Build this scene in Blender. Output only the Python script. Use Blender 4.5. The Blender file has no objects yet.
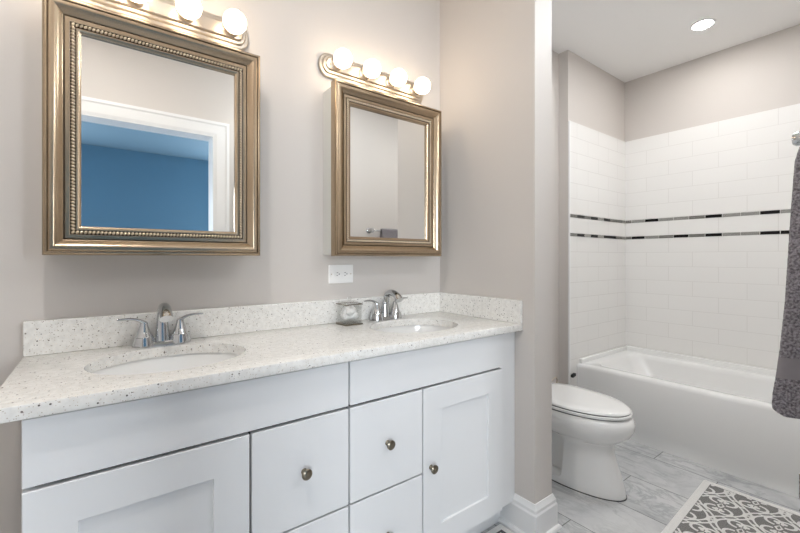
import bpy, bmesh, math, random
from mathutils import Vector, Matrix, noise
random.seed(7)
PI = math.pi
C = bpy.context.scene.collection
SC = bpy.context.scene

# ------------------------------------------------------------------ camera
CAM_H = 1.18
cd = bpy.data.cameras.new('camera'); cam = bpy.data.objects.new('camera', cd); C.objects.link(cam)
cd.sensor_width = 36.0; cd.lens = 36.0*397.6/800.0; cd.shift_y = -8.5/800.0
cd.clip_start = 0.02
cam.location = (0, 0, CAM_H); cam.rotation_euler = (PI/2, 0, -math.atan2(300.0, 397.6))
SC.camera = cam

# ------------------------------------------------------------------ world, daylight fill, exposure
w = bpy.data.worlds.new('world'); SC.world = w; w.use_nodes = True
w.node_tree.nodes['Background'].inputs[0].default_value = (0.75, 0.87, 1.0, 1)
w.node_tree.nodes['Background'].inputs[1].default_value = 1.0
SC.view_settings.view_transform = 'Standard'
try: SC.view_settings.look = 'None'
except Exception: pass
SC.view_settings.gamma = 1.0; SC.view_settings.use_curve_mapping = False
SC.view_settings.exposure = 0.96
SC.cycles.use_denoising = True
SC.cycles.max_bounces = 10; SC.cycles.diffuse_bounces = 6; SC.cycles.glossy_bounces = 6; SC.cycles.transmission_bounces = 8
SC.cycles.sample_clamp_indirect = 8.0
SC.cycles.caustics_reflective = False

GLOBE_W = 14.0         # emission strength of the added, unseen fill globe
BULB_W = 5.2          # emission strength of the globe bulbs
DOWN_W = 105.0          # emission strength of the recessed ceiling lights' lenses

def area(name, loc, direction, sx, sy, power, col):
    l = bpy.data.lights.new(name, 'AREA'); l.shape = 'RECTANGLE'; l.size = sx; l.size_y = sy
    l.energy = power; l.color = col
    o = bpy.data.objects.new(name, l); C.objects.link(o); o.location = loc
    o.rotation_euler = Vector(direction).to_track_quat('-Z', 'Y').to_euler()
    return o
# added daylight-coloured fill on the bedroom's back wall, outside what the mirror shows
area('added_daylight_fill_1', (-1.15, -3.50, 1.45), (0.33, 1, 0), 1.3, 1.5, 80, (0.86, 0.93, 1.0))
area('added_daylight_fill_2', (2.05, -3.50, 1.45), (-0.45, 1, 0), 1.1, 1.5, 95, (0.86, 0.93, 1.0))

# ------------------------------------------------------------------ materials
def mat(name, col=(0.8, 0.8, 0.8), rough=0.5, metal=0.0, **kw):
    m = bpy.data.materials.new(name); m.use_nodes = True
    b = m.node_tree.nodes['Principled BSDF']
    b.inputs['Base Color'].default_value = (*col, 1); b.inputs['Roughness'].default_value = rough
    b.inputs['Metallic'].default_value = metal
    for k, v in kw.items(): b.inputs[k].default_value = v
    return m
class N:
    """small node-building helper"""
    def __init__(s, m): s.m = m; s.t = m.node_tree; s.b = s.t.nodes['Principled BSDF']
    def n(s, typ, ins=None, **props):
        x = s.t.nodes.new(typ)
        for k, v in props.items(): setattr(x, k, v)
        for k, v in (ins or {}).items():
            if hasattr(v, 'is_output') or isinstance(v, bpy.types.NodeSocket): s.t.links.new(v, x.inputs[k])
            else: x.inputs[k].default_value = v
        return x
    def coord(s): return s.n('ShaderNodeTexCoord').outputs['Object']
    def math(s, op, a, b=0.0, clamp=False):
        return s.n('ShaderNodeMath', {0: a, 1: b}, operation=op, use_clamp=clamp).outputs[0]
    def ramp(s, fac, stops):
        x = s.n('ShaderNodeValToRGB', {0: fac}); e = x.color_ramp.elements
        while len(e) < len(stops): e.new(0.5)
        for i, (p, c) in enumerate(stops):
            e[i].position = p; e[i].color = (*c, 1) if len(c) == 3 else c
        return x.outputs[0]
    def mix(s, fac, a, b, bt='MIX'):
        x = s.n('ShaderNodeMix', data_type='RGBA', blend_type=bt)
        for i, v in ((0, fac), (6, a), (7, b)):
            if isinstance(v, bpy.types.NodeSocket): s.t.links.new(v, x.inputs[i])
            else: x.inputs[i].default_value = v if i == 0 else (*v, 1)
        return x.outputs[2]
    def link(s, o, name): s.t.links.new(o, s.b.inputs[name])
    def bump(s, h, strength=0.2, dist=0.01):
        x = s.n('ShaderNodeBump', {'Strength': strength, 'Distance': dist, 'Height': h}); s.link(x.outputs[0], 'Normal')

def paint(name, col, rough=0.6):
    m = mat(name, col, rough); k = N(m)
    nz = k.n('ShaderNodeTexNoise', {'Vector': k.coord(), 'Scale': 180.0, 'Detail': 2.0})
    k.bump(nz.outputs[0], 0.06, 0.002)
    return m
M_wall = paint('greige_wall_paint', (0.61, 0.572, 0.538))
M_ceil = paint('white_ceiling_paint', (0.90, 0.895, 0.885), 0.7)
M_trim = mat('white_trim_gloss', (0.82, 0.82, 0.82), 0.28)
M_cab = mat('white_cabinet_lacquer', (0.76, 0.765, 0.77), 0.34)
M_gap_shade = mat('painted_gap_shade', (0.004, 0.004, 0.004), 0.9)  # near black, stands in for shade in the cabinet gaps
M_kick = mat('grey_toe_kick', (0.55, 0.56, 0.57), 0.5)
M_chrome = mat('chrome', (0.60, 0.61, 0.62), 0.06, 1.0)
M_nickel = mat('satin_nickel', (0.60, 0.53, 0.45), 0.33, 1.0)
M_knob = mat('antique_nickel', (0.25, 0.22, 0.17), 0.3, 1.0)
M_mirror = mat('mirror_glass', (0.90, 0.91, 0.90), 0.0, 1.0)
M_porc = mat('white_porcelain', (0.84, 0.84, 0.83), 0.08)
M_porc.node_tree.nodes['Principled BSDF'].inputs['Coat Weight'].default_value = 0.3
M_tub = mat('white_tub_acrylic', (0.84, 0.84, 0.83), 0.14)
M_caulk_shade = mat('dark_caulk_and_shade', (0.05, 0.05, 0.055), 0.7)  # caulk colour; also paints the gap shade under seat and lid
M_black = mat('black_rubber', (0.015, 0.015, 0.016), 0.5)
M_body = mat('off_white_cabinet_steel', (0.62, 0.615, 0.58), 0.4)
M_outlet = mat('white_plastic', (0.86, 0.85, 0.83), 0.35)
M_slot = mat('dark_slot', (0.03, 0.03, 0.03), 0.6)
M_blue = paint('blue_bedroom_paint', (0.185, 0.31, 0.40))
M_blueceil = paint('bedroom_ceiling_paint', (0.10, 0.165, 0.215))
M_carpet = mat('bedroom_carpet', (0.25, 0.27, 0.30), 0.9)

def emit(name, col, strength):
    m = bpy.data.materials.new(name); m.use_nodes = True; b = m.node_tree.nodes['Principled BSDF']
    b.inputs['Base Color'].default_value = (0.9, 0.9, 0.9, 1)
    b.inputs['Emission Color'].default_value = (*col, 1); b.inputs['Emission Strength'].default_value = strength
    return m
M_bulb = emit('lit_globe_bulb', (1.0, 0.77, 0.53), BULB_W)
M_lens_fill = emit('fill_downlight_lens', (1.0, 0.965, 0.93), DOWN_W*2.5)  # bright lens of the added fill light before the vanity
M_lens_fill_cool = emit('cool_fill_downlight_lens', (0.94, 0.97, 1.0), DOWN_W*2.4)  # bright lens of the added fill light before the toilet
M_fill_globe = emit('fill_globe_glass', (0.88, 0.945, 1.0), GLOBE_W)  # glow of the added fill globe
M_lens = emit('lit_downlight_lens', (1.0, 0.965, 0.93), DOWN_W)

# brushed antique-gold frame
M_frame = mat('champagne_frame', (0.50, 0.40, 0.285), 0.24, 1.0)
k = N(M_frame)
nz = k.n('ShaderNodeTexNoise', {'Vector': k.coord(), 'Scale': 5.0, 'Detail': 1.0})
k.link(k.mix(nz.outputs[0], (0.33, 0.245, 0.16), (0.53, 0.42, 0.30)), 'Base Color')
M_rope = mat('pale_gold_rope', (0.74, 0.64, 0.50), 0.38, 1.0)
M_frame_dark = mat('champagne_frame_recess', (0.10, 0.075, 0.05), 0.4, 1.0)

# speckled quartz
M_quartz = mat('speckled_white_quartz', (0.8, 0.79, 0.76), 0.22); k = N(M_quartz); co = k.coord()
base = k.n('ShaderNodeTexNoise', {'Vector': co, 'Scale': 60.0, 'Detail': 3.0})
col = k.ramp(base.outputs[0], [(0.35, (0.74, 0.73, 0.70)), (0.65, (0.84, 0.83, 0.80))])
for sc_, thr, dens, dark in ((210.0, 0.30, 0.13, (0.30, 0.27, 0.24)), (120.0, 0.25, 0.11, (0.09, 0.08, 0.075)), (330.0, 0.34, 0.17, (0.42, 0.37, 0.31))):
    v = k.n('ShaderNodeTexVoronoi', {'Vector': co, 'Scale': sc_})
    sp = k.n('ShaderNodeSeparateColor', {0: v.outputs['Color']})
    on = k.math('MULTIPLY', k.math('LESS_THAN', v.outputs['Distance'], thr), k.math('LESS_THAN', sp.outputs[0], dens))
    tint = k.mix(sp.outputs[1], dark, tuple(min(1, c*2.2) for c in dark))
    col = k.mix(on, col, tint)
k.link(col, 'Base Color')

# marble floor tile: 0.302 x 0.61, running along Y
M_floor = mat('grey_marble_tile', (0.6, 0.6, 0.6), 0.22); k = N(M_floor); co = k.coord()
sx = k.n('ShaderNodeSeparateXYZ', {0: co})
vec = k.n('ShaderNodeCombineXYZ', {0: k.math('ADD', sx.outputs[1], 0.252 + 6.1), 1: k.math('ADD', sx.outputs[0], -1.695 + 0.302*12), 2: 0.0})
br = k.n('ShaderNodeTexBrick', {'Vector': vec.outputs[0], 'Scale': 1.0, 'Mortar Size': 0.0022, 'Mortar Smooth': 0.1, 'Bias': 0.0,
     'Brick Width': 0.61, 'Row Height': 0.302, 'Color1': (0, 0, 0, 1), 'Color2': (1, 1, 1, 1)}, offset=0.5)
off = k.n('ShaderNodeVectorMath', {0: co, 1: k.n('ShaderNodeVectorMath', {0: br.outputs['Color'], 1: (7.3, 3.1, 5.7)}, operation='MULTIPLY').outputs[0]}, operation='ADD')
warp = k.n('ShaderNodeTexNoise', {'Vector': off.outputs[0], 'Scale': 4.5, 'Detail': 9.0, 'Roughness': 0.66, 'Distortion': 0.5})
mp = k.n('ShaderNodeMapping', {'Vector': off.outputs[0], 'Rotation': (0, 0, 0.6), 'Scale': (1.0, 0.35, 1.0)})
vein = k.n('ShaderNodeTexNoise', {'Vector': mp.outputs[0], 'Scale': 6.5, 'Detail': 9.0, 'Roughness': 0.68, 'Distortion': 0.7})
vmask = k.n('ShaderNodeTexNoise', {'Vector': off.outputs[0], 'Scale': 2.1, 'Detail': 2.0})
ridge = k.math('ABSOLUTE', k.math('SUBTRACT', vein.outputs[0], 0.5))
c1 = k.ramp(warp.outputs[0], [(0.30, (0.42, 0.43, 0.44)), (0.50, (0.57, 0.578, 0.583)), (0.70, (0.66, 0.665, 0.66))])
c2 = k.mix(k.math('MULTIPLY', k.ramp(ridge, [(0.0, (0.60, 0.60, 0.60)), (0.035, (0, 0, 0))]), k.ramp(vmask.outputs[0], [(0.36, (0, 0, 0)), (0.56, (1, 1, 1))])), c1, (0.30, 0.312, 0.325))
c3 = k.mix(br.outputs['Fac'], c2, (0.20, 0.20, 0.20))
k.link(c3, 'Base Color'); k.bump(k.math('MULTIPLY', br.outputs['Fac'], -1.0), 0.3, 0.002)

# white wall tile: 0.31 x 0.109
def tile_mat(name, ax):
    m = mat(name, (0.8, 0.79, 0.77), 0.10); k = N(m); s = k.n('ShaderNodeSeparateXYZ', {0: k.coord()})
    vec = k.n('ShaderNodeCombineXYZ', {0: k.math('ADD', s.outputs[ax], 6.2), 1: k.math('ADD', s.outputs[2], 0.109*20), 2: 0.0})
    br = k.n('ShaderNodeTexBrick', {'Vector': vec.outputs[0], 'Scale': 1.0, 'Mortar Size': 0.0016, 'Mortar Smooth': 0.3, 'Brick Width': 0.31,
         'Row Height': 0.109, 'Color1': (0.83, 0.82, 0.80, 1), 'Color2': (0.82, 0.81, 0.79, 1), 'Mortar': (0.71, 0.695, 0.67, 1)}, offset=0.5)
    k.link(br.outputs['Color'], 'Base Color'); k.bump(k.math('MULTIPLY', br.outputs['Fac'], -1.0), 0.35, 0.002)
    return m
M_tile_x = tile_mat('white_subway_tile', 0); M_tile_y = tile_mat('white_subway_tile_long_wall', 1)
M_mos = [mat('black_glass_mosaic', (0.010, 0.009, 0.010), 0.25, 0.0, **{'Specular IOR Level': 0.25}), mat('grey_mosaic', (0.17, 0.165, 0.15), 0.3), mat('pale_grey_mosaic', (0.32, 0.315, 0.295), 0.3), mat('white_grout', (0.78, 0.77, 0.74), 0.6)]

# fabric
def terry(name, a, b):
    m = mat(name, a, 0.95); k = N(m); co = k.coord()
    n1 = k.n('ShaderNodeTexNoise', {'Vector': co, 'Scale': 210.0, 'Detail': 3.0})
    k.link(k.ramp(n1.outputs[0], [(0.36, a), (0.64, b)]), 'Base Color')
    k.bump(n1.outputs[0], 0.9, 0.006); k.b.inputs['Sheen Weight'].default_value = 0.35
    return m
M_terry = terry('grey_plum_terry', (0.09, 0.079, 0.087), (0.30, 0.272, 0.29))
M_band = mat('grey_plum_woven_band', (0.22, 0.20, 0.21), 0.7)
M_rug_grey = terry('taupe_grey_rug_pile', (0.15, 0.145, 0.14), (0.21, 0.205, 0.195))
M_rug_white = terry('white_rug_pile', (0.80, 0.79, 0.77), (0.88, 0.87, 0.85))
M_rug_shaded = terry('shaded_mat_pile', (0.03, 0.03, 0.034), (0.06, 0.06, 0.065))  # same pile as the bath rug, with shade put into its colour
M_glass = mat('clear_glass', (1, 1, 1), 0.03, 0.0); k = N(M_glass)   # thin clear panes: see-through with a fresnel sheen
fr = k.n('ShaderNodeMath', {0: k.n('ShaderNodeLayerWeight', {'Blend': 0.35}).outputs['Facing'], 1: 0.5}, operation='MULTIPLY'); tr = k.n('ShaderNodeBsdfTransparent', {0: (0.99, 0.993, 0.99, 1)}); gl = k.n('ShaderNodeBsdfGlossy', {'Roughness': 0.04})
mx = k.n('ShaderNodeMixShader', {0: fr.outputs[0], 1: tr.outputs[0], 2: gl.outputs[0]})
k.t.links.new(mx.outputs[0], k.t.nodes['Material Output'].inputs[0])
M_cotton = mat('white_cotton', (0.88, 0.87, 0.85), 0.9)

# ------------------------------------------------------------------ helpers
ORIG = {}
def finish(name, bm, mats, parent=None, origin=None, smooth=None, dedupe=False):
    """link bm (world coordinates) as one mesh object under parent"""
    if dedupe: bmesh.ops.remove_doubles(bm, verts=bm.verts, dist=1e-5)
    bmesh.ops.recalc_face_normals(bm, faces=bm.faces)
    p = ORIG[parent.name] if parent is not None else Vector((0, 0, 0))
    if origin is None:
        if parent is not None: origin = p
        else:
            xs = [v.co for v in bm.verts]
            lo = [min(c[i] for c in xs) for i in range(3)]; hi = [max(c[i] for c in xs) for i in range(3)]
            origin = Vector(((lo[0]+hi[0])/2, (lo[1]+hi[1])/2, lo[2]))
    origin = Vector(origin)
    bmesh.ops.translate(bm, verts=bm.verts, vec=-origin)
    me = bpy.data.meshes.new(name); bm.to_mesh(me); bm.free()
    if not isinstance(mats, (list, tuple)): mats = [mats]
    for m in mats: me.materials.append(m)
    if smooth is not None:
        me.shade_smooth()
        if smooth < 180: me.set_sharp_from_angle(angle=math.radians(smooth))
    o = bpy.data.objects.new(name, me); C.objects.link(o)
    if parent is not None: o.parent = parent
    o.location = origin - p
    ORIG[o.name] = origin
    return o
def thing(name, label, cat, loc, group=None):
    o = bpy.data.objects.new(name, None); C.objects.link(o); o.location = loc; o.empty_display_size = 0.05
    ORIG[o.name] = Vector(loc); tag(o, label, cat, group); return o
def tag(o, label, cat, group=None, kind=None):
    o['label'] = label; o['category'] = cat
    if group: o['group'] = group
    if kind: o['kind'] = kind
    return o
def struct(name, bm, m, **kw):
    o = finish(name, bm, m, **kw); o['kind'] = 'structure'; return o
def dup(root, delta, label):
    """copy a thing with its parts and their sub-parts, moved by delta"""
    def cp(o, parent):
        c = o.copy(); C.objects.link(c)
        if parent is not None: c.parent = parent
        for ch in [x for x in list(C.objects) if x.parent == o]: cp(ch, c)
        return c
    r = cp(root, None); r.location = Vector(root.location) + Vector(delta); r['label'] = label
    return r
def nb(): return bmesh.new()
def box(bm, x0, x1, y0, y1, z0, z1, bev=0.0, seg=2, mi=0):
    r = bmesh.ops.create_cube(bm, size=1.0); vs = r['verts']
    for v in vs:
        v.co = Vector((x0 if v.co.x < 0 else x1, y0 if v.co.y < 0 else y1, z0 if v.co.z < 0 else z1))
    fs = list({f for v in vs for f in v.link_faces})
    for f in fs: f.material_index = mi
    if bev > 0:
        es = list({e for v in vs for e in v.link_edges})
        bmesh.ops.bevel(bm, geom=es, offset=bev, segments=seg, profile=0.5, affect='EDGES', clamp_overlap=True)
    return bm
def loft(bm, loops, close=True, cap0=True, cap1=True, mi=0):
    """loops: equal-length lists of points"""
    rows = [[bm.verts.new(p) for p in L] for L in loops]
    n = len(rows[0])
    for a, b in zip(rows, rows[1:]):
        for i in range(n if close else n-1):
            j = (i+1) % n
            try: bm.faces.new((a[i], a[j], b[j], b[i])).material_index = mi
            except ValueError: pass
    if cap0: bm.faces.new(rows[0][::-1]).material_index = mi
    if cap1: bm.faces.new(rows[-1]).material_index = mi
    return rows
def lathe(bm, c, prof, axis='z', n=24, mi=0, cap0=True, cap1=True):
    """prof: (radius, height) pairs along axis from point c"""
    c = Vector(c)
    ax = {'z': (Vector((1, 0, 0)), Vector((0, 1, 0)), Vector((0, 0, 1))), 'y': (Vector((1, 0, 0)), Vector((0, 0, 1)), Vector((0, 1, 0))),
          '-y': (Vector((1, 0, 0)), Vector((0, 0, 1)), Vector((0, -1, 0))), 'x': (Vector((0, 1, 0)), Vector((0, 0, 1)), Vector((1, 0, 0)))}[axis]
    loops = [[c + ax[0]*r*math.cos(2*PI*i/n) + ax[1]*r*math.sin(2*PI*i/n) + ax[2]*h for i in range(n)] for r, h in prof]
    loft(bm, loops, True, cap0, cap1, mi)
def tube(bm, pts, rad, n=12, squash=None, mi=0):
    """swept tube through pts; rad a number or one per point; squash=(a,b) scales across/up"""
    pts = [Vector(p) for p in pts]; loops = []
    if not hasattr(rad, '__len__'): rad = [rad]*len(pts)
    for i, p in enumerate(pts):
        t = (pts[min(i+1, len(pts)-1)] - pts[max(i-1, 0)]).normalized()
        ref = Vector((0, 0, 1)) if abs(t.z) < 0.95 else Vector((0, 1, 0))
        s = t.cross(ref).normalized(); u = s.cross(t).normalized()
        if i and s.dot(ps) < 0: s = -s; u = -u
        ps = s
        a, b = squash if squash else (1, 1)
        loops.append([p + s*rad[i]*a*math.cos(2*PI*j/n) + u*rad[i]*b*math.sin(2*PI*j/n) for j in range(n)])
    loft(bm, loops, mi=mi)
def spline(P, m=8):
    P = [Vector(p) for p in P]; out = []
    for i in range(len(P)-1):
        p0 = P[max(i-1, 0)]; p1 = P[i]; p2 = P[i+1]; p3 = P[min(i+2, len(P)-1)]
        for j in range(m):
            t = j/m
            out.append(0.5*((2*p1) + (p2-p0)*t + (2*p0-5*p1+4*p2-p3)*t*t + (3*p1-p0-3*p2+p3)*t**3))
    out.append(P[-1]); return out
def sphere(bm, c, r, n=20, m=12, sc=(1, 1, 1), mi=0):
    x = bmesh.ops.create_uvsphere(bm, u_segments=n, v_segments=m, radius=1.0)
    for v in x['verts']: v.co = Vector(c) + Vector((v.co.x*r*sc[0], v.co.y*r*sc[1], v.co.z*r*sc[2]))
    for f in {f for v in x['verts'] for f in v.link_faces}: f.material_index = mi
def boolean_cut(bm, cutters):
    """returns bm minus the cutter bmeshes"""
    def tmp(b):
        me = bpy.data.meshes.new('tmp'); bmesh.ops.recalc_face_normals(b, faces=b.faces); b.to_mesh(me); b.free()
        o = bpy.data.objects.new('tmp', me); C.objects.link(o); return o
    a = tmp(bm); cs = [tmp(c) for c in cutters]
    for c in cs:
        md = a.modifiers.new('b', 'BOOLEAN'); md.operation = 'DIFFERENCE'; md.solver = 'EXACT'; md.object = c
    dg = bpy.context.evaluated_depsgraph_get(); dg.update()
    me = bpy.data.meshes.new_from_object(a.evaluated_get(dg)); out = bmesh.new(); out.from_mesh(me)
    for o in [a] + cs:
        d = o.data; bpy.data.objects.remove(o); bpy.data.meshes.remove(d)
    return out
def run_profile(bm, path, prof):
    """sweep prof (out, z) along the plan path; 'out' is to the right of travel, mitred"""
    path = [Vector((p[0], p[1])) for p in path]; loops = []
    for i, p in enumerate(path):
        nrm = []
        if i > 0: d = (path[i]-path[i-1]).normalized(); nrm.append(Vector((d.y, -d.x)))
        if i < len(path)-1: d = (path[i+1]-path[i]).normalized(); nrm.append(Vector((d.y, -d.x)))
        if len(nrm) == 2:
            b = (nrm[0]+nrm[1]).normalized(); mlen = 1/max(0.2, b.dot(nrm[0]))
        else: b = nrm[0]; mlen = 1
        loops.append([Vector((p.x + b.x*o*mlen, p.y + b.y*o*mlen, z)) for o, z in prof])
    loft(bm, loops, True, True, True)

# ------------------------------------------------------------------ the room
YW, XP, YP, XP2 = 1.57, 1.452, 0.988, 1.578      # vanity wall, partition face, partition end, partition far face
YN, XR, YE, XB = 1.591, 2.628, 1.521, 3.50       # toilet wall, return, tub end wall, tub long wall
YO, XL, ZC = -0.20, -0.55, 2.645                 # opposite wall, side wall, ceiling
def bx(*a, **k): return box(nb(), *a, **k)
struct('floor', bx(XL-0.1, XB+0.1, YO-0.06, YN+0.1, -0.06, 0.0), M_floor, origin=(0, 0, 0))
struct('ceiling', bx(XL-0.1, XB+0.1, YO-0.06, YN+0.1, ZC, ZC+0.08), M_ceil)
struct('wall_vanity', bx(XL-0.1, XP, YW, YW+0.12, 0, ZC), M_wall)
struct('wall_partition', bx(XP, XP2, YP, YW+0.12, 0, ZC, bev=0.002), M_wall)
struct('wall_toilet', bx(XP2, XR, YN, YN+0.1, 0, ZC), M_wall)
struct('wall_tub_end', bx(XR, XB+0.1, YE, YN+0.1, 0, ZC), M_wall)
struct('wall_tub_long', bx(XB, XB+0.1, YO, YE, 0, ZC), M_wall)
struct('wall_tub_foot', bx(XR, XB, YO-0.06, -0.012, 0, ZC), M_wall)
DX0, DX1, DH = -0.15, 0.660, 2.066               # doorway
bm = nb(); box(bm, XL-0.1, DX0, YO-0.12, YO, 0, ZC); box(bm, DX1, XR, YO-0.12, YO, 0, ZC); box(bm, DX0, DX1, YO-0.12, YO, DH, ZC)
struct('wall_doorway', bm, M_wall)
struct('wall_side', bx(XL-0.1, XL, YO-0.12, YW, 0, ZC), M_wall)

# bedroom beyond the doorway
BY, BX0, BX1 = -3.6, -2.2, 2.6
struct('wall_bedroom_back', bx(BX0, BX1, BY-0.1, BY, 0, ZC), M_blue)
struct('wall_bedroom_side', bx(BX1, BX1+0.1, BY, YO-0.12, 0, ZC), M_blue)
struct('wall_bedroom_window_side', bx(BX0-0.1, BX0, BY, YO-0.12, 0, ZC), M_blue)
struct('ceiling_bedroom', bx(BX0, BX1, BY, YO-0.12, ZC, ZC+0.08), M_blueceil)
struct('floor_bedroom', bx(BX0, BX1, BY, YO-0.12, -0.06, 0), M_carpet)
bm = nb(); box(bm, BX0, DX0-0.02, YO-0.14, YO-0.121, 0, ZC); box(bm, DX1+0.02, BX1, YO-0.14, YO-0.121, 0, ZC); box(bm, DX0-0.02, DX1+0.02, YO-0.14, YO-0.121, DH+0.02, ZC)
struct('wall_bedroom_doorway', bm, M_blue)

for i_, (xa, xb) in enumerate(((-1.85, -0.45), (1.45, 2.58))):
    bm = nb()
    for a in ((xa, xa+0.08, 0.62, 2.28), (xb-0.08, xb, 0.62, 2.28), (xa+0.08, xb-0.08, 2.20, 2.28), (xa+0.08, xb-0.08, 0.62, 0.70)): box(bm, a[0], a[1], BY+0.001, BY+0.03, a[2], a[3], bev=0.004)
    struct('added_window_%d' % (i_+1), bm, M_trim)  # frames only, added around the unseen daylight fill
# door casing and jamb lining
bm = nb(); cw = 0.105
prof = [(0.0, 0.0), (0.0, 0.012), (0.02, 0.018), (0.078, 0.022), (0.087, 0.028), (0.105, 0.028), (0.105, 0.0)]
loops = []
for (x, z, sx_, sz_) in ((DX0, 0, -1, 0), (DX0, DH, -1, 1), (DX1, DH, 1, 1), (DX1, 0, 1, 0)):
    loops.append([Vector((x + sx_*q, YO + h, z + sz_*q)) for q, h in prof])
loft(bm, loops)
box(bm, DX0-0.012, DX0+0.004, YO-0.14, YO+0.012, 0, DH); box(bm, DX1-0.004, DX1+0.012, YO-0.14, YO+0.012, 0, DH); box(bm, DX0, DX1, YO-0.14, YO+0.012, DH-0.004, DH+0.012)
struct('trim_doorway', bm, M_trim)

# baseboards
BBP = [(0.0, 0.0), (0.031, 0.0), (0.031, 0.008), (0.026, 0.016), (0.017, 0.019), (0.017, 0.108), (0.013, 0.116), (0.013, 0.128), (0.007, 0.140), (0.004, 0.150), (0.0, 0.150)]
def baseboard(name, path):
    bm = nb(); run_profile(bm, path, BBP); return struct(name, bm, M_trim, smooth=25)
baseboard('baseboard_partition', [(XP, 1.1535), (XP, YP), (XP2, YP), (XP2, YN)])
baseboard('baseboard_toilet', [(XP2+0.03, YN), (XR, YN), (XR, YE), (XR+0.01, YE)])
baseboard('baseboard_vanity', [(XL+0.03, YW), (-0.115, YW)])
baseboard('baseboard_side', [(XL, YO), (XL, YW)])
baseboard('baseboard_doorway', [(XR, YO), (DX1+cw, YO)])

# wall tile: lower field, one course between the strips, upper field; edge trim
ZT = 2.146; TX0 = XR + 0.012
fields = [(0.0, 1.333), (1.357, 1.466), (1.491, ZT)]
orgs = [1.333, 1.357, 1.4945]
for (z0, z1), zo in zip(fields, orgs):
    struct('wall_tile_end', bx(TX0, XB, YE-0.010, YE, z0, z1), M_tile_x, origin=(2.73, YE, zo))
    struct('wall_tile_long', bx(XB-0.010, XB, -0.012, YE-0.010, z0 + (0.40 if z0 == 0 else 0), z1), M_tile_y, origin=(XB, 0.577 + (0.155 if zo == orgs[1] else 0), zo))
bm = nb(); box(bm, XR, TX0, YE-0.012, YE, 0.0, ZT, bev=0.003); struct('trim_tile_edge', bm, M_trim)
seq_end = ['GDGDLDGGL', 'GDLDLDDGL']; seq_long = ['GLDLLGDLLDLGDLDG', 'GDLGDGDLLDDLGDLG']
xj = [2.640, 2.732, 2.828, 2.925, 3.024, 3.123, 3.219, 3.318, 3.417, 3.490]
for r, (z0, z1) in enumerate(((1.466, 1.491), (1.333, 1.357))):
    bm = nb(); box(bm, TX0, XB-0.009, YE-0.0095, YE, z0, z1, mi=3)
    for i, ch in enumerate(seq_end[r]):
        zs = [(z0+0.0015, z1-0.0015)] if ch == 'D' else [(z0+0.0015, (z0+z1)/2-0.0009), ((z0+z1)/2+0.0009, z1-0.0015)]
        for a, b in zs: box(bm, xj[i]+0.0018, xj[i+1]-0.0018, YE-0.0125, YE-0.005, a, b, bev=0.0008, seg=1, mi='DGL'.index(ch))
    struct('trim_mosaic_end', bm, M_mos)
    bm = nb(); box(bm, XB-0.0095, XB, -0.012, YE-0.009, z0, z1, mi=3)
    y = YE-0.012
    for i, ch in enumerate(seq_long[r]):
        ln = 0.046 if i == 0 else 0.0995
        y0 = max(y-ln, -0.01)
        zs = [(z0+0.0015, z1-0.0015)] if ch == 'D' else [(z0+0.0015, (z0+z1)/2-0.0009), ((z0+z1)/2+0.0009, z1-0.0015)]
        for a, b in zs: box(bm, XB-0.0125, XB-0.005, y0+0.0018, y-0.0018, a, b, bev=0.0008, seg=1, mi='DGL'.index(ch))
        y = y0
    struct('trim_mosaic_long', bm, M_mos)

# ------------------------------------------------------------------ bathtub
def rrect(x0, x1, y0, y1, r, z, n=8):
    out = []
    for cx, cy, a0 in ((x1-r, y1-r, 0), (x0+r, y1-r, PI/2), (x0+r, y0+r, PI), (x1-r, y0+r, 1.5*PI)):
        for i in range(n+1):
            a = a0 + PI/2*i/n; out.append(Vector((cx + r*math.cos(a), cy + r*math.sin(a), z)))
    return out
TXF, TXB_, TY0, TY1, TZ = 2.73, XB-0.010, -0.012, YE-0.010, 0.422
tub = thing('bathtub', 'white alcove bathtub with plain apron below the subway tile', 'bathtub', (3.1, 0.76, 0), None)
bm = nb()
loft(bm, [rrect(TXF+0.012, TXB_, TY0, TY1, 0.004, 0.0), rrect(TXF+0.012, TXB_, TY0, TY1, 0.004, 0.085), rrect(TXF, TXB_, TY0, TY1, 0.004, 0.105),
          rrect(TXF, TXB_, TY0, TY1, 0.004, TZ-0.022), rrect(TXF+0.004, TXB_, TY0, TY1, 0.004, TZ-0.008), rrect(TXF+0.014, TXB_, TY0, TY1, 0.004, TZ),
          rrect(TXF+0.085, TXB_-0.075, TY0+0.08, TY1-0.075, 0.09, TZ-0.001), rrect(TXF+0.098, TXB_-0.088, TY0+0.09, TY1-0.088, 0.09, TZ-0.010),
          rrect(TXF+0.105, TXB_-0.095, TY0+0.10, TY1-0.10, 0.10, TZ-0.035), rrect(TXF+0.12, TXB_-0.11, TY0+0.14, TY1-0.22, 0.12, 0.16),
          rrect(TXF+0.15, TXB_-0.14, TY0+0.18, TY1-0.30, 0.12, 0.085), rrect(TXF+0.22, TXB_-0.2, TY0+0.25, TY1-0.40, 0.10, 0.07)])
finish('basin', bm, M_tub, tub, smooth=40)
bm = nb()
box(bm, TXB_-0.022, TXB_-0.001, TY0+0.001, TY1-0.001, TZ-0.01, TZ+0.034, bev=0.007, seg=3); box(bm, TXF+0.03, TXB_-0.02, TY1-0.022, TY1-0.001, TZ-0.01, TZ+0.034, bev=0.007, seg=3)
finish('tiling_flange', bm, M_tub, tub, smooth=40)
bm = nb(); lathe(bm, (3.11, 0.30, 0.069), [(0.028, 0), (0.03, 0.004), (0.02, 0.006)]); finish('drain', bm, M_chrome, tub, smooth=40)
clip = bx(2.640, 2.680, YE-0.032, YE-0.0125, 0.344, 0.364, bev=0.003)
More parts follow.
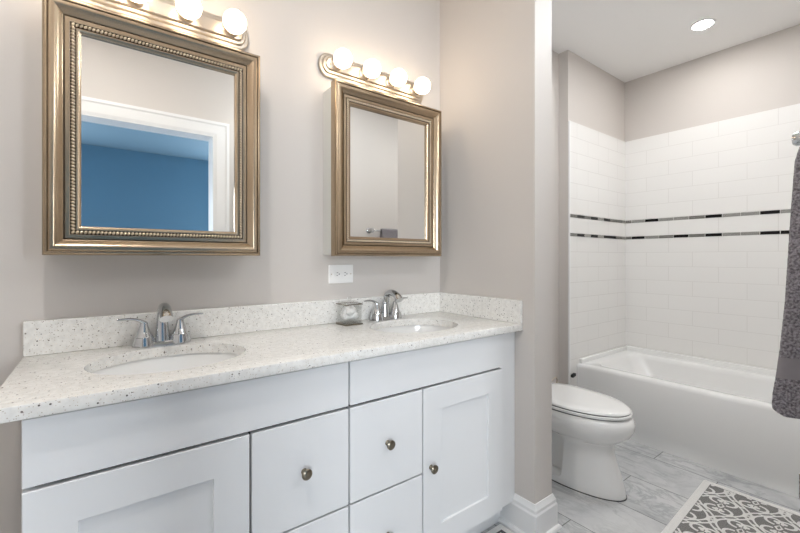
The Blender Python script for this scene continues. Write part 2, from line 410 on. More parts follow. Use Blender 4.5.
bmesh.ops.rotate(clip, verts=clip.verts, cent=(2.658, YE-0.02, 0.355), matrix=Matrix.Rotation(math.radians(-14), 3, 'Y'))
tag(finish('rubber_clip', clip, M_black), 'small black rubber clip stuck on the white tile edge above the toilet lid', 'clip')

# ------------------------------------------------------------------ vanity
YD = 1.069                                        # door faces
VX0, VX1 = -0.126, XP
van = thing('vanity_cabinet', 'long white shaker double-sink vanity under the speckled countertop', 'cabinet', ((VX0+VX1)/2, 1.30, 0))
bm = nb(); box(bm, VX0+0.021, VX1-0.001, YD+0.021, YD+0.036, 0.119, 0.866); box(bm, VX0+0.021, VX1-0.001, YW-0.012, YW-0.001, 0.119, 0.866); box(bm, VX0+0.021, VX1-0.001, YD+0.036, YW-0.012, 0.119, 0.135); box(bm, VX1-0.019, VX1-0.001, YD+0.036, YW-0.012, 0.135, 0.866)
finish('carcass', bm, M_gap_shade, van)  # blackened so the gaps between fronts read as shade
bm = nb(); box(bm, VX0+0.002, VX0+0.020, YD+0.020, YW-0.001, 0.0, 0.867); finish('side_panel', bm, M_cab, van)
bm = nb(); box(bm, 1.3485, VX1-0.001, YD+0.019, YD+0.035, 0.118, 0.867, bev=0.001); finish('filler_panel', bm, M_cab, van)
bm = nb(); box(bm, VX0+0.02, VX1-0.002, YD+0.085, YD+0.10, 0.0, 0.118); finish('toe_kick', bm, M_cab, van)
G = 0.0031
def slab(name, x0, x1, z0, z1):
    if z1 == ZG: z1 -= 0.002
    return finish(name, bx(x0+G, x1-G, YD, YD+0.019, z0+G, z1-G, bev=0.0018), M_cab, van)
def knob(parent, x, z):
    bm = nb(); lathe(bm, (x, YD+0.001, z), [(0.009, 0), (0.008, 0.003), (0.0055, 0.007), (0.0055, 0.014), (0.012, 0.018), (0.0155, 0.021), (0.0155, 0.024), (0.012, 0.027), (0.006, 0.0285)], '-y', 24)
    finish('knob', bm, M_knob, parent, smooth=40)
def shaker(x0, x1, z0, z1, kx, kz):
    z1 -= 0.002; s = 0.087; x0 += G; x1 -= G; z0 += G; z1 -= G; bm = nb()
    O = [(x0, z0), (x1, z0), (x1, z1), (x0, z1)]
    def ring(i, y): return [Vector((x, y, z)) for x, z in ((x0+i, z0+i), (x1-i, z0+i), (x1-i, z1-i), (x0+i, z1-i))]
    loft(bm, [ring(0, YD+0.019), ring(0, YD+0.0015), ring(0.0015, YD), ring(s-0.001, YD), ring(s, YD+0.0006), ring(s+0.0005, YD+0.008)])
    d = finish('door', bm, M_cab, van); knob(d, kx, kz)
X = [-0.126, 0.316, 0.612, 0.908, 1.3465]; ZB, ZM, ZG, ZTOP = 0.122, 0.420, 0.722, 0.864
slab('false_drawer_front', X[0], X[2], ZG, ZTOP); slab('false_drawer_front', X[2], X[4], ZG, ZTOP)
for a, b in ((1, 2), (2, 3)):
    for z0, z1, kz in ((ZM, ZG, 0.572), (ZB, ZM, 0.270)):
        knob(slab('drawer_front', X[a], X[b], z0, z1), (X[a]+X[b])/2 if a == 1 else (X[a]+X[b])/2-0.005, kz)
shaker(X[0], X[1], ZB, ZG, X[1]-0.035, 0.43); shaker(X[3], X[4], ZB, ZG, X[3]+0.037, 0.432)

# countertop with two sink holes
S1, S2, SY, SA, SB_ = 0.165, 1.055, 1.297, 0.198, 0.162
CT = 0.898
def ell(cx, cy, a, b, z, n=64): return [Vector((cx + a*math.cos(2*PI*i/n), cy + b*math.sin(2*PI*i/n), z)) for i in range(n)]
top = thing('countertop', 'white speckled quartz countertop with two oval sink cutouts and backsplash', 'countertop', ((VX0+VX1)/2, 1.30, 0.868))
bm = bx(-0.175, XP-0.001, 1.046, YW-0.001, 0.8685, CT, bev=0.0025)
cuts = []
for s in (S1, S2):
    c = nb(); loft(c, [ell(s, SY, SA, SB_, 0.80), ell(s, SY, SA, SB_, 0.95)]); cuts.append(c)
finish('slab', boolean_cut(bm, cuts), M_quartz, top, smooth=30)
finish('backsplash', bx(-0.175, XP-0.001, YW-0.021, YW-0.001, CT, CT+0.100, bev=0.002), M_quartz, top)
finish('side_splash', bx(XP-0.021, XP-0.001, 1.047, YW-0.0215, CT, CT+0.100, bev=0.002), M_quartz, top)

def sink(cx):
    t = thing('sink', 'white oval undermount sink nearer the window end, below the plain stretch of counter', 'sink', (cx, SY, 0.72), 'undermount sinks in the vanity')
    bm = nb(); prof = [(1.06, 0.8675), (1.0, 0.8675), (0.985, 0.855), (0.95, 0.82), (0.86, 0.775), (0.66, 0.74), (0.35, 0.725), (0.12, 0.722)]
    L = [ell(cx, SY, (SA+0.006)*k_, (SB_+0.006)*k_, z) for k_, z in prof]
    out = [ell(cx, SY, (SA+0.006)*k_ + 0.008, (SB_+0.006)*k_ + 0.008, z-0.008) for k_, z in prof[::-1]]
    rows = loft(bm, L + out, True, False, False)
    finish('bowl', bm, M_porc, t, smooth=60)
    bm = nb(); lathe(bm, (cx, SY, 0.7195), [(0.026, 0), (0.028, 0.004), (0.022, 0.006), (0.018, 0.003)]); finish('drain', bm, M_chrome, t, smooth=40)
    return t
sk = sink(S1); sk['label'] = 'white oval sink below the gold mirror that reflects the blue room'
dup(sk, (S2-S1, 0, 0), 'white oval sink beside the short side splash at the partition')

def faucet(cx, y, z):
    t = thing('faucet', 'chrome two-handle faucet behind the sink under the mirror with the blue reflection', 'faucet', (cx, y, z), 'chrome faucets on the counter')
    bm = nb()
    base = [Vector((p.x, p.y, z)) for p in rrect(cx-0.075, cx+0.075, y-0.024, y+0.024, 0.0235, z)]
    loft(bm, [base, [Vector((p.x, p.y, z+0.010)) for p in base], [Vector((cx+(p.x-cx)*0.95, y+(p.y-y)*0.85, z+0.014)) for p in base]])
    finish('base_plate', bm, M_chrome, t, smooth=40)
    bm = nb()
    P = spline([(cx, y+0.004, z+0.008), (cx, y+0.005, z+0.045), (cx, y+0.003, z+0.085), (cx, y-0.014, z+0.117), (cx, y-0.048, z+0.126), (cx, y-0.085, z+0.113), (cx, y-0.105, z+0.096)], 6)
    R = [0.0225 - 0.007*min(1, i/14) + (0.003*max(0, (i-20)/16)) for i in range(len(P))]
    tube(bm, P, R, 16, squash=(1.0, 0.85)); finish('spout', bm, M_chrome, t, smooth=60)
    bm = nb(); lathe(bm, (cx, y+0.026, z+0.012), [(0.003, 0), (0.003, 0.05), (0.006, 0.052), (0.006, 0.062), (0.003, 0.065)], n=12); finish('lift_rod', bm, M_chrome, t, smooth=40)
    for s in (-1, 1):
        hx = cx + 0.051*s; bm = nb()
        lathe(bm, (hx, y, z+0.010), [(0.033, -0.008), (0.0325, 0.002), (0.0285, 0.016), (0.028, 0.020), (0.0245, 0.0205), (0.024, 0.0225), (0.0215, 0.026), (0.0165, 0.043), (0.0115, 0.058), (0.0105, 0.066), (0.006, 0.070)], n=24)
        h = finish('handle', bm, M_chrome, t, smooth=35); bm = nb()
        P = spline([(hx - 0.004*s, y, z+0.074), (hx + 0.018*s, y-0.001, z+0.086), (hx + 0.042*s, y-0.003, z+0.091), (hx + 0.070*s, y-0.005, z+0.091)], 6)
        tube(bm, P, [0.011 - 0.006*(i/(len(P)-1)) for i in range(len(P))], 12, squash=(1.0, 0.55)); finish('lever', bm, M_chrome, h, smooth=60)
    return t
fc = faucet(0.163, 1.505, CT)
dup(fc, (1.055-0.163, 0.0, 0), 'chrome two-handle faucet beside the glass jar, under the smaller mirror')

# glass jar
jx0, jx1, jy0, jy1, jz = 0.808, 0.892, 1.443, 1.527, CT
jar = thing('glass_jar', 'square clear glass jar with metal rims holding white puffs, beside a faucet', 'jar', ((jx0+jx1)/2, (jy0+jy1)/2, jz))
def sq(i, z): return [Vector(p) for p in ((jx0+i, jy0+i, z), (jx1-i, jy0+i, z), (jx1-i, jy1-i, z), (jx0+i, jy1-i, z))]
bm = nb(); loft(bm, [sq(0.002, jz+0.007), sq(0.002, jz+0.084), sq(0.005, jz+0.084), sq(0.005, jz+0.011)]); finish('glass_body', bm, M_glass, jar)
for nm_, z0, z1 in (('metal_base', jz+0.0005, jz+0.0065), ('metal_rim', jz+0.0850, jz+0.0885)):
    bm = nb(); loft(bm, [sq(0.0, z0), sq(0.0, z1)] if nm_ == 'metal_base' else [sq(0.0, z0), sq(0.0, z1), sq(0.004, z1), sq(0.004, z0), sq(0.0, z0)], True, nm_ == 'metal_base', nm_ == 'metal_base'); finish(nm_, bm, M_knob, jar)
bm = nb(); loft(bm, [sq(0.003, jz+0.090), sq(0.006, jz+0.096), sq(0.03, jz+0.099)]); lid = finish('glass_lid', bm, M_glass, jar)
bm = nb(); sphere(bm, ((jx0+jx1)/2, (jy0+jy1)/2, jz+0.110), 0.0095); finish('lid_knob', bm, M_glass, lid, smooth=180)
bm = nb(); rr = random.Random(3)
PUFFS = []
for i in range(26):
    c = (rr.uniform(jx0+0.024, jx1-0.024), rr.uniform(jy0+0.024, jy1-0.024), jz+0.034+rr.uniform(0, 0.026))
    x = bmesh.ops.create_icosphere(bm, subdivisions=3, radius=0.017)
    for v in x['verts']:
        n_ = noise.noise(v.co*150 + Vector((i*3, 0, 0))); v.co = v.co*(1+0.35*n_) + Vector(c)
cot = finish('cotton_puffs', bm, M_cotton, smooth=180)
tag(cot, 'white cotton puffs filling the lower half of the square glass jar', 'cotton', kind='stuff')

# outlet
ox0, ox1, oz0, oz1 = 0.793, 0.915, 1.068, 1.150
out = thing('wall_outlet', 'white duplex outlet mounted sideways under the smaller mirror cabinet', 'outlet', ((ox0+ox1)/2, YW, (oz0+oz1)/2))
finish('cover_plate', bx(ox0, ox1, YW-0.006, YW-0.0003, oz0, oz1, bev=0.003), M_outlet, out)
zc = (oz0+oz1)/2
for xo in (-0.0195, 0.0195):
    xc = (ox0+ox1)/2 + xo; bm = nb()
    L = [[Vector((p.x, YW-0.0075 + q, p.y)) for p in rrect(xc-0.0145, xc+0.0145, zc-0.0165, zc+0.0165, 0.010, 0)] for q in (0.002, 0)]
    loft(bm, L); rc = finish('receptacle', bm, M_outlet, out)
    bm = nb(); box(bm, xc-0.005, xc+0.003, YW-0.0082, YW-0.0073, zc+0.005, zc+0.0072); box(bm, xc-0.005, xc+0.002, YW-0.0082, YW-0.0073, zc-0.0072, zc-0.005)
    lathe(bm, (xc+0.008, YW-0.0073, zc), [(0.0024, 0), (0.0024, 0.0009)], '-y', 12); finish('slots', bm, M_slot, rc)
for xo in (-0.048, 0.048):
    bm = nb(); lathe(bm, ((ox0+ox1)/2+xo, YW-0.0058, zc), [(0.0032, 0), (0.0028, 0.0012)], '-y', 12); finish('screw', bm, M_nickel, out)

# ------------------------------------------------------------------ mirrored medicine cabinets
def cabinet(x0, x1, z0, z1, label):
    t = thing('medicine_cabinet', label, 'mirror cabinet', ((x0+x1)/2, YW, z0), 'gold-framed mirror cabinets')
    bm = nb(); box(bm, x0+0.009, x1-0.017, 1.491, YW-0.0005, z0+0.004, z1-0.012, bev=0.001)
    finish('cabinet_body', bm, M_body, t)
    bm = nb(); box(bm, x0+0.020, x1-0.03, 1.4785, 1.4908, z0+0.03, z1-0.03); finish('hinge_gap_shade', bm, M_gap_shade, t)  # dark block painting the shade between body and mirror door
    YM = 1.470                                    # glass plane; the frame stands in front of it
    prof = [(0.012, -0.008), (0.0, -0.006), (0.0, 0.024), (0.002, 0.030), (0.006, 0.033), (0.010, 0.033), (0.012, 0.0315), (0.016, 0.0345), (0.022, 0.0345), (0.029, 0.031), (0.036, 0.025), (0.041, 0.0195),
            (0.0435, 0.018), (0.044, 0.0155), (0.047, 0.0155), (0.048, 0.018), (0.056, 0.0175), (0.0585, 0.0165), (0.0590, 0.0120), (0.0715, 0.0115), (0.0720, 0.0145), (0.075, 0.014), (0.083, 0.0075), (0.083, 0.0005)]
    bm = nb(); loops = []
    for q, h in prof: loops.append([Vector((x, YM-h, z)) for x, z in ((x0+q, z0+q), (x1-q, z0+q), (x1-q, z1-q), (x0+q, z1-q))])
    loft(bm, loops, True, False, False)
    for f in bm.faces:                            # darker metal in the narrow grooves
        qs = [min(abs(v.co.x-x0), abs(v.co.x-x1), abs(v.co.z-z0), abs(v.co.z-z1)) for v in f.verts]
        if (min(qs) > 0.0430 and max(qs) < 0.0485) or (min(qs) > 0.0580 and max(qs) < 0.0725) or (min(qs) > 0.0095 and max(qs) < 0.0125): f.material_index = 1
    finish('frame', bm, [M_frame, M_frame_dark], t, smooth=35)
    # rope moulding: slanted beads round the frame
    bm = nb(); q = 0.0652; yb = YM-0.0170
    def bead(x, z, ang):
        r = bmesh.ops.create_icosphere(bm, subdivisions=1, radius=1.0)
        mt = Matrix.Translation((x, yb, z)) @ Matrix.Rotation(ang, 4, 'Y') @ Matrix.Diagonal((0.0064, 0.0052, 0.0042, 1))
        bmesh.ops.transform(bm, matrix=mt, verts=r['verts'])
    step = 0.0092
    nx_ = int((x1-x0-2*q)/step); nz_ = int((z1-z0-2*q)/step)
    for i in range(nx_+1):
        for z, s in ((z0+q, 1), (z1-q, 1)): bead(x0+q+(x1-x0-2*q)*i/nx_, z, PI/2+0.6)
    for i in range(1, nz_):
        for x in (x0+q, x1-q): bead(x, z0+q+(z1-z0-2*q)*i/nz_, 0.6)
    rp = finish('rope_moulding', bm, M_rope, t, smooth=180)
    finish('mirror_glass', bx(x0+0.0815, x1-0.0815, YM-0.0012, YM+0.004, z0+0.0815, z1-0.0815), M_mirror, t)
    return t
CZ0, CZ1 = 1.188, 1.906
c1 = cabinet(-0.126, 0.4605, CZ0, CZ1, 'gold-framed mirror cabinet reflecting a white doorway and blue room')
dup(c1, (0.8845, 0, 0), 'gold-framed mirror cabinet by the partition, white cabinet side showing, reflecting a towel bar')

# ------------------------------------------------------------------ globe light bars
def light_bar(xc, label):
    t = thing('vanity_light', label, 'light', (xc, YW, 2.01), 'four-globe light bars')
    hw, hh, zc = 0.2905, 0.051, 2.013
    def stad(i, y):
        a, b = hw-i, hh-i; out = []
        n = 10
        for sx_, a0 in ((1, -PI/2), (-1, PI/2)):
            for j in range(n+1):
                an = a0 + PI*j/n
                out.append(Vector((xc + sx_*(a-b*0.75) + b*0.75*math.cos(an), y, zc + b*math.sin(an))))
        return out
    bm = nb(); loft(bm, [stad(0, YW-0.0005), stad(0, YW-0.012), stad(0.003, YW-0.015), stad(0.012, YW-0.016), stad(0.013, YW-0.021), stad(0.016, YW-0.024), stad(0.024, YW-0.025), stad(0.025, YW-0.030), stad(0.029, YW-0.033)])
    finish('back_plate', bm, M_nickel, t, smooth=35)
    for i in range(4):
        x = xc + 0.0015 + (i-1.5)*0.146; z = zc+0.006
        bm = nb(); lathe(bm, (x, YW-0.030, z), [(0.030, 0), (0.030, 0.004), (0.027, 0.006), (0.027, 0.024), (0.024, 0.026)], '-y', 28); finish('socket', bm, M_nickel, t, smooth=35)
        bm = nb(); R = 0.0395; cy = 0.087
        pr = [(0.014, 0.024), (0.016, 0.045)] + [(R*math.sin(a), cy - R*math.cos(a)) for a in [0.48 + (PI-0.50)*j/14 for j in range(15)]]
        lathe(bm, (x, YW-0.002, z), pr, '-y', 28); finish('globe_bulb', bm, M_bulb, t, smooth=180)
    return t
l1 = light_bar(0.162, 'lit four-globe nickel light bar above the mirror with the blue reflection')
dup(l1, (1.0345-0.162, 0, 0), 'lit four-globe nickel light bar nearest the partition, all four bulbs showing')

# ------------------------------------------------------------------ recessed ceiling lights
def downlight(x, y, label, lens=M_lens):
    t = thing('recessed_light', label, 'light', (x, y, ZC), 'recessed ceiling lights')
    bm = nb(); lathe(bm, (x, y, ZC-0.006), [(0.056, 0.0), (0.064, 0.0025), (0.066, 0.0055), (0.043, 0.0055), (0.046, 0.0015)], n=40, cap0=False, cap1=False); finish('trim_ring', bm, M_trim, t, smooth=40)
    bm = nb(); lathe(bm, (x, y, ZC-0.0045), [(0.047, 0.0), (0.048, 0.004)], n=40); finish('lens', bm, lens, t)
    return t
d1 = downlight(3.02, 0.847, 'small round recessed light glowing in the ceiling over the bathtub')
d2 = downlight(-0.08, 0.56, 'unseen round recessed light added as fill before the vanity', M_lens_fill)  # added out of view to brighten the vanity side
downlight(2.22, 0.66, 'unseen round recessed light added as fill before the toilet', M_lens_fill_cool)  # added out of view to brighten the toilet and tub front

# unseen globe added as fill light for the vanity area
GX, GY, GZ = 1.22, 0.08, 2.12
cl = thing('fill_globe_lamp', 'unseen white globe lamp added as fill, hanging on a thin rod before the vanity', 'light', (GX, GY, ZC))
bm = nb(); lathe(bm, (GX, GY, ZC-0.03), [(0.045, 0.0), (0.060, 0.008), (0.062, 0.0295)], n=32); finish('canopy', bm, M_nickel, cl, smooth=40)
bm = nb(); lathe(bm, (GX, GY, GZ+0.10), [(0.008, 0.0), (0.008, ZC-0.03-GZ-0.10)], n=16); finish('rod', bm, M_nickel, cl, smooth=40)
bm = nb(); sphere(bm, (GX, GY, GZ), 0.115, 32, 20); finish('fill_globe', bm, M_fill_globe, cl, smooth=180)

# ------------------------------------------------------------------ toilet
TX = 2.045
def egg(yf, yb, hw, z, n=48, p=2.0, back=1.0, cxo=0.0):
    """outline: rounded front at yf, fuller at the back yb"""
    out = []; ym = yf + (yb-yf)*0.56
    for i in range(n):
        a = 2*PI*i/n; s, c = math.sin(a), math.cos(a)
        if c > 0: y = ym - (ym-yf)*c; x = hw*math.copysign(abs(s)**(2.0/p), s)
        else: y = ym + (yb-ym)*abs(c)**back; x = hw*math.copysign(abs(s)**(1.0 if back >= 1 else 0.75), s)
        out.append(Vector((TX + cxo + x, y, z)))
    return out
toi = thing('toilet', 'white elongated toilet with closed lid between the partition and bathtub', 'toilet', (TX, 1.2, 0))
bm = nb()
loft(bm, [egg(0.885, 1.42, 0.128, 0.0), egg(0.888, 1.42, 0.126, 0.03), egg(0.905, 1.41, 0.115, 0.10), egg(0.930, 1.40, 0.104, 0.17), egg(0.943, 1.40, 0.102, 0.22),
          egg(0.940, 1.40, 0.112, 0.248), egg(0.905, 1.40, 0.146, 0.272), egg(0.868, 1.40, 0.176, 0.302), egg(0.850, 1.40, 0.190, 0.338), egg(0.850, 1.40, 0.192, 0.366), egg(0.860, 1.40, 0.187, 0.388), egg(0.874, 1.40, 0.180, 0.396)])
bm = boolean_cut(bm, [bx(TX-0.3, TX-0.050, 1.150, 1.385, 0.035, 0.262, bev=0.02), bx(TX+0.050, TX+0.3, 1.150, 1.385, 0.035, 0.262, bev=0.02)])
bowl = finish('bowl', bm, M_porc, toi, smooth=38)
bm = nb(); box(bm, TX-0.11, TX+0.11, 1.38, 1.565, 0.22, 0.385, bev=0.02, seg=3); finish('tank_shelf', bm, M_porc, toi, smooth=40)
bm = nb(); loft(bm, [egg(0.882, 1.423, 0.131, 0.0), egg(0.882, 1.423, 0.131, 0.004)]); finish('caulk_line', bm, M_caulk_shade, toi)
bm = nb(); loft(bm, [egg(0.874, 1.38, 0.178, 0.3965, back=0.6), egg(0.874, 1.38, 0.178, 0.4005, back=0.6)]); finish('seat_gap_shade', bm, M_caulk_shade, toi)  # dark sheet painting the shaded gap under the seat
bm = nb(); loft(bm, [egg(0.868, 1.375, 0.178, 0.400, back=0.6), egg(0.862, 1.38, 0.183, 0.404, back=0.6), egg(0.862, 1.38, 0.183, 0.413, back=0.6), egg(0.868, 1.375, 0.178, 0.417, back=0.6)]); finish('seat', bm, M_porc, toi, smooth=50)
bm = nb(); loft(bm, [egg(0.869, 1.37, 0.1775, 0.4168, back=0.6), egg(0.869, 1.37, 0.1775, 0.4198, back=0.6)]); finish('lid_gap_shade', bm, M_caulk_shade, toi)  # dark sheet painting the shaded gap under the lid
bm = nb(); loft(bm, [egg(0.869, 1.38, 0.177, 0.4199, back=0.6), egg(0.866, 1.382, 0.180, 0.4225, back=0.6), egg(0.868, 1.382, 0.178, 0.4285, back=0.6), egg(0.880, 1.375, 0.170, 0.4330, back=0.6), egg(0.94, 1.34, 0.12, 0.4365, back=0.6), egg(1.04, 1.26, 0.05, 0.438, back=0.6)]); finish('lid', bm, M_porc, toi, smooth=60)
for s in (-1, 1):
    bm = nb(); lathe(bm, (TX+0.075*s, 1.374, 0.400), [(0.014, 0), (0.014, 0.030), (0.010, 0.034)], n=16); finish('lid_hinge', bm, M_porc, toi, smooth=40)
bm = nb(); loft(bm, [rrect(TX-0.165, TX+0.165, 1.42, 1.585, 0.03, 0.386), rrect(TX-0.172, TX+0.172, 1.415, 1.587, 0.03, 0.50), rrect(TX-0.18, TX+0.18, 1.408, 1.588, 0.03, 0.722)]); finish('tank', bm, M_porc, toi, smooth=40)
bm = nb(); loft(bm, [rrect(TX-0.186, TX+0.186, 1.402, 1.590, 0.03, 0.7225), rrect(TX-0.186, TX+0.186, 1.402, 1.590, 0.03, 0.745), rrect(TX-0.18, TX+0.18, 1.408, 1.586, 0.03, 0.752)]); finish('tank_lid', bm, M_porc, toi, smooth=40)
bm = nb(); lathe(bm, (TX-0.12, 1.414, 0.67), [(0.013, 0), (0.013, 0.012), (0.008, 0.015)], '-y', 16); tube(bm, [(TX-0.12, 1.398, 0.67), (TX-0.07, 1.396, 0.666), (TX-0.04, 1.397, 0.662)], [0.006, 0.005, 0.006]); finish('flush_lever', bm, M_chrome, toi, smooth=50)
val = thing('shutoff_valve', 'small chrome water shutoff valve on the wall behind the toilet', 'valve', (2.50, YN, 0.28))
bm = nb(); lathe(bm, (2.50, YN-0.0005, 0.285), [(0.026, 0), (0.024, 0.006), (0.010, 0.010), (0.009, 0.055), (0.012, 0.056), (0.012, 0.072)], '-y', 20); finish('body', bm, M_chrome, val, smooth=40)
bm = nb(); lathe(bm, (2.50, YN-0.072, 0.285), [(0.006, 0), (0.019, 0.004), (0.020, 0.010), (0.014, 0.016)], '-y', 20); finish('handle', bm, M_chrome, val, smooth=40)
bm = nb(); tube(bm, spline([(2.50, YN-0.06, 0.295), (2.50, YN-0.06, 0.36), (2.40, YN-0.07, 0.345), (2.27, YN-0.085, 0.34), (2.20, YN-0.09, 0.384)], 6), 0.005, 8); finish('supply_hose', bm, M_nickel, val, smooth=60)

# ------------------------------------------------------------------ rugs
def rug(name, label, x0, x1, y0, y1, border, field_mat, cu, cv, sw, ox, oy, h=0.009, spin=0.0):
    bm = nb(); L0 = rrect(x0, x1, y0, y1, 0.006, 0.0005); L1 = [Vector((p.x, p.y, h-0.003)) for p in L0]
    cx, cy = (x0+x1)/2, (y0+y1)/2
    L2 = [Vector((cx+(p.x-cx)*(1-0.006/(x1-x0)), cy+(p.y-cy)*(1-0.006/(y1-y0)), h)) for p in L0]
    loft(bm, [L0, L1, L2], mi=0); SPIN = (Vector((x1, y1, 0)), spin)
    a0, a1, b0, b1 = x0+border, x1-border, y0+border, y1-border
    # field pile
    q = [bm.verts.new(p) for p in ((a0, b0, h+0.0004), (a1, b0, h+0.0004), (a1, b1, h+0.0004), (a0, b1, h+0.0004))]; bm.faces.new(q).material_index = 1
    zz = [h+0.0010]
    def stroke(pts, w_):
        zz[0] += 0.0000012; z = zz[0]
        P = [Vector((p[0], p[1])) for p in pts]
        prev = None
        for i, p in enumerate(P):
            t = (P[min(i+1, len(P)-1)]-P[max(i-1, 0)]).normalized(); n_ = Vector((-t.y, t.x))*w_/2
            pts2 = [p+n_, p-n_]
            ok = all(a0-0.001 <= r.x <= a1+0.001 and b0-0.001 <= r.y <= b1+0.001 for r in pts2)
            if not ok: prev = None; continue
            cur = [bm.verts.new((r.x, r.y, z)) for r in pts2]
            if prev: bm.faces.new((prev[0], prev[1], cur[1], cur[0])).material_index = 0
            prev = cur
    def blob(cx_, cy_, r):
        zz[0] += 0.0000012
        if not (a0 <= cx_-r and cx_+r <= a1 and b0 <= cy_-r and cy_+r <= b1): return
        vs = [bm.verts.new((cx_+r*math.cos(2*PI*i/10), cy_+r*math.sin(2*PI*i/10), zz[0])) for i in range(10)]
        bm.faces.new(vs).material_index = 0
    # ogee lattice: neighbouring waves run in opposite phase and touch
    amp = cv*0.235; k0 = int((b0-oy)/(cv/2))-3; k1 = int((b1-oy)/(cv/2))+3
    n = int((a1-a0)/0.005)+1
    for k_ in range(k0, k1):
        s = 1 if k_ % 2 else -1
        for dq in (-0.5, 0.5):
            stroke([(a0+(a1-a0)*i/n, oy+k_*cv/2 + dq*cv*0.13 + s*amp*math.cos(2*PI*((a0+(a1-a0)*i/n)-ox)/cu)) for i in range(n+1)], sw*0.8)
        for m_ in range(int((a0-ox)/(cu/8))-1, int((a1-ox)/(cu/8))+2):
            xx = ox+(m_+0.5)*cu/8; yy = oy+k_*cv/2 + s*amp*math.cos(2*PI*(xx-ox)/cu)
            stroke([(xx, yy-cv*0.065), (xx, yy), (xx, yy+cv*0.065)], sw*0.7)
    # scrolls and knots inside the ogees
    iu0 = int((a0-ox)/(cu/2))-2; iu1 = int((a1-ox)/(cu/2))+2
    for iu in range(iu0, iu1):
        for k_ in range(k0, k1):
            if (iu + k_) % 2: continue
            X_ = ox + iu*cu/2; Y_ = oy + (k_+0.5)*cv/2
            for sx_ in (-1, 1):
                for sy_ in (-1, 1):
                    pts = []
                    for j in range(26):
                        a = j/25*1.6*PI; rr_ = cv*0.20*(1-0.40*j/25)
                        pts.append((X_ + sx_*(cu*0.055 + rr_*0.95*(1-math.cos(a))*0.9), Y_ + sy_*(0.004 + cv*0.09 + rr_*math.sin(a)*0.95 - cv*0.03)))
                    stroke(pts, sw)
                blob(X_+sx_*cu*0.15, Y_+cv*0.075, sw*0.75); blob(X_+sx_*cu*0.15, Y_-cv*0.075, sw*0.75)
            d = cv*0.10
            for q_ in (-1, 1): stroke([(X_+q_*cu*0.40, Y_), (X_+q_*cu*0.45, Y_+d*0.5), (X_+q_*cu*0.5, Y_), (X_+q_*cu*0.45, Y_-d*0.5), (X_+q_*cu*0.40, Y_)], sw*0.6)
            stroke([(X_-cu*0.07, Y_), (X_, Y_+d*0.55), (X_+cu*0.07, Y_), (X_, Y_-d*0.55), (X_-cu*0.07, Y_)], sw*0.7)
    bmesh.ops.rotate(bm, verts=bm.verts, cent=SPIN[0], matrix=Matrix.Rotation(SPIN[1], 3, 'Z'))
    return tag(finish(name, bm, [M_rug_white, field_mat], None), label, 'rug')
rug('bath_rug', 'white-bordered taupe scroll-pattern rug on the marble floor along the bathtub', 1.68, 2.553, 0.14, 0.711, 0.034, M_rug_grey, 0.31, 0.200, 0.0115, 2.49, 0.645, spin=math.radians(2.3))
rug('bath_mat', 'white scroll-pattern mat with shade-darkened pile, tucked against the vanity toe kick', 0.55, 1.412, 0.58, 1.135, 0.030, M_rug_shaded, 0.31, 0.200, 0.0115, 1.34, 1.06)

# ------------------------------------------------------------------ towel stand with towels (beside the doorway, standing on the floor)
SXC = 1.30
ts = thing('towel_stand', 'chrome freestanding towel stand holding the thick grey towels', 'towel stand', (SXC, -0.01, 0))
bm = nb()
tube(bm, [(SXC, -0.16, 1.458), (SXC, 0.154, 1.458)], 0.008, 16); finish('upper_bar', bm, M_chrome, ts, smooth=60)
bm = nb(); lathe(bm, (SXC, 0.154, 1.458), [(0.008, -0.002), (0.0155, 0.0), (0.0165, 0.004), (0.0165, 0.012), (0.0135, 0.015), (0.0165, 0.018), (0.0165, 0.030), (0.012, 0.036)], 'y', 24); finish('finial', bm, M_chrome, ts, smooth=40)
bm = nb(); tube(bm, [(SXC, -0.165, 0.02), (SXC, -0.165, 1.485)], 0.010, 16); finish('post', bm, M_chrome, ts, smooth=60)
bm = nb(); lathe(bm, (SXC, -0.05, 0.0005), [(0.13, 0), (0.13, 0.010), (0.12, 0.016), (0.02, 0.022)], n=40); box(bm, SXC-0.012, SXC+0.012, -0.175, -0.05, 0.012, 0.024, bev=0.003); finish('base', bm, M_chrome, ts, smooth=40)

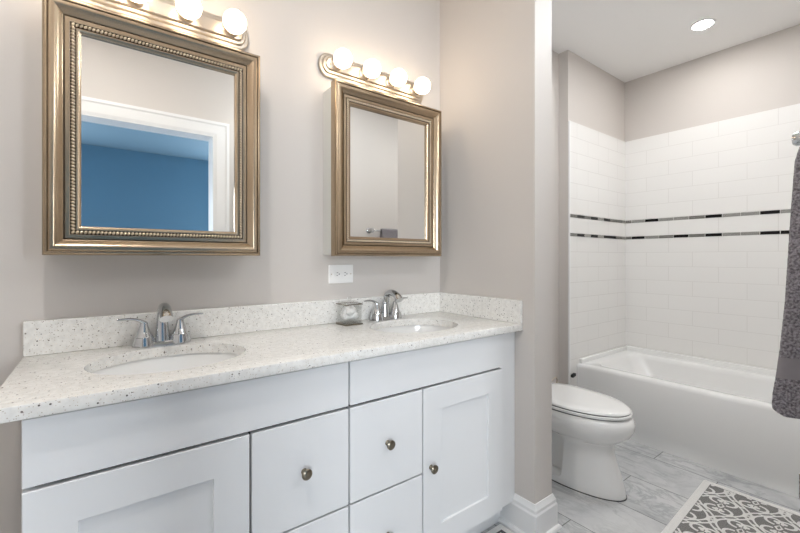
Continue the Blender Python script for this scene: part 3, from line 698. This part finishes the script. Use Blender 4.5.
def drape(name, label, xc, bar_z, rbar, y0f, y1f, zf, zb, sgn, band, seed, parent_axis='y', ybase=0.0):
    """towel folded over a bar: y0f/y1f(z) give its two edges; zf/zb the front and back hems"""
    bm = nb(); S = []           # section: (offset from bar centre, z)
    ns = int((bar_z-zf)/0.006); nbk = int((bar_z-zb)/0.008)
    for i in range(ns): S.append((-rbar, zf+(bar_z-zf)*i/ns))
    for i in range(9): a = PI - PI*i/8; S.append((rbar*math.cos(a), bar_z+rbar*math.sin(a)))
    for i in range(1, nbk+1): S.append((rbar, bar_z-(bar_z-zb)*i/nbk))
    ny = 64; thick = 0.007; rows = []
    for oo in (1, -1):
        rows2 = []
        for si, (o, z) in enumerate(S):
            front = si < ns+4; r = []
            fall = max(0.0, (bar_z-z))/0.7
            e0, e1 = y0f(z), y1f(z)
            for j in range(ny+1):
                t = j/ny; y = e0+(e1-e0)*t
                wav = 0.012*fall*math.sin(t*9+seed) + 0.006*fall*math.sin(t*21+seed*2)
                edge = min(1.0, min(t, 1-t)/0.03); th = thick*(0.25+0.75*math.sqrt(max(edge, 0)))
                hem = min(1.0, abs(z-(zf if front else zb))/0.010); th *= (0.35+0.65*math.sqrt(max(hem, 0)))
                if band and front and band[0] < z < band[1]: th *= 0.62
                nzv = noise.noise(Vector((o*3+seed, y*150, z*150)))*0.0022
                nx = -1 if o < 0 else 1
                if abs(z-bar_z) < rbar+1e-4 and z > bar_z: dx, dz = o/rbar, (z-bar_z)/rbar
                else: dx, dz = nx, 0
                x = xc + sgn*(o + wav*(1 if front else 0.6) - (0.018*fall if front else -0.018*fall)) + sgn*dx*(oo*th+nzv)
                r.append(Vector((x, y, z + dz*(oo*th+nzv))))
            rows2.append(r)
        rows.append(rows2)
    loopset = [rows[0][i] + rows[1][i][::-1] for i in range(len(S))]
    loft(bm, loopset)
    if parent_axis == 'x':   # turn so the bar runs along X
        for v in bm.verts: v.co = Vector((v.co.y, ybase + (v.co.x-xc), v.co.z))
    for f in bm.faces:
        c = f.calc_center_median()
        if band and band[0] < c.z < band[1]: f.material_index = 1
    o = finish(name, bm, [M_terry, M_band], None, smooth=180)
    return tag(o, label, 'towel', 'grey bath towels')
def yedge(z):
    pts = [(0.80, 0.212), (0.825, 0.2135), (0.845, 0.215), (0.87, 0.214), (0.90, 0.210), (0.97, 0.203), (1.08, 0.195), (1.28, 0.187), (1.40, 0.181), (1.43, 0.174), (1.45, 0.161), (1.51, 0.150)]
    if z <= pts[0][0]: return pts[0][1]
    for (a, b), (c, d) in zip(pts, pts[1:]):
        if z <= c: return b+(d-b)*(z-a)/(c-a)
    return pts[-1][1]
def hemcurve(z): return yedge(z) - (0.03*max(0, (0.838-z)/0.02)**2 if z < 0.838 else 0)
drape('hand_towel', 'thick grey-purple terry towel with woven band hanging on the chrome stand', SXC, 1.458, 0.036, lambda z: -0.13, hemcurve, 0.822, 0.90, 1, (0.905, 0.955), 1.3)

def under_edge(z): return 0.173 - max(0.0, 0.645-z)*0.3 if z < 0.70 else (0.164 if z < 0.757 else (0.171 if z < 1.38 else 0.150))
drape('bath_towel', 'longer grey-purple towel hanging underneath the banded towel on the chrome stand', SXC, 1.458, 0.016, lambda z: -0.13, under_edge, 0.622, 0.68, 1, None, 2.2)

# towel bar on the doorway wall (seen in the smaller mirror)
tb = thing('towel_bar', 'chrome towel bar on the wall, reflected in the smaller mirror', 'towel bar', (2.30, YO, 1.44))
bm = nb(); lathe(bm, (2.00, YO+0.0005, 1.435), [(0.027, 0), (0.027, 0.006), (0.014, 0.014), (0.010, 0.03), (0.010, 0.045), (0.018, 0.050), (0.022, 0.060), (0.018, 0.071), (0.006, 0.076)], 'y', 24); finish('post', bm, M_chrome, tb, smooth=40)
bm = nb(); lathe(bm, (2.58, YO+0.0005, 1.435), [(0.027, 0), (0.027, 0.006), (0.014, 0.014), (0.010, 0.03), (0.010, 0.045), (0.018, 0.050), (0.022, 0.060), (0.018, 0.071), (0.006, 0.076)], 'y', 24); finish('post', bm, M_chrome, tb, smooth=40)
bm = nb(); tube(bm, [(2.00, YO+0.058, 1.435), (2.58, YO+0.058, 1.435)], 0.008, 16); finish('rail', bm, M_chrome, tb, smooth=60)
drape('bath_towel', 'grey towel over the wall bar, reflected in the smaller mirror', 0.0, 1.435, 0.016, lambda z: 2.10, lambda z: 2.53, 0.80, 0.88, -1, None, 4.1, 'x', YO+0.058)
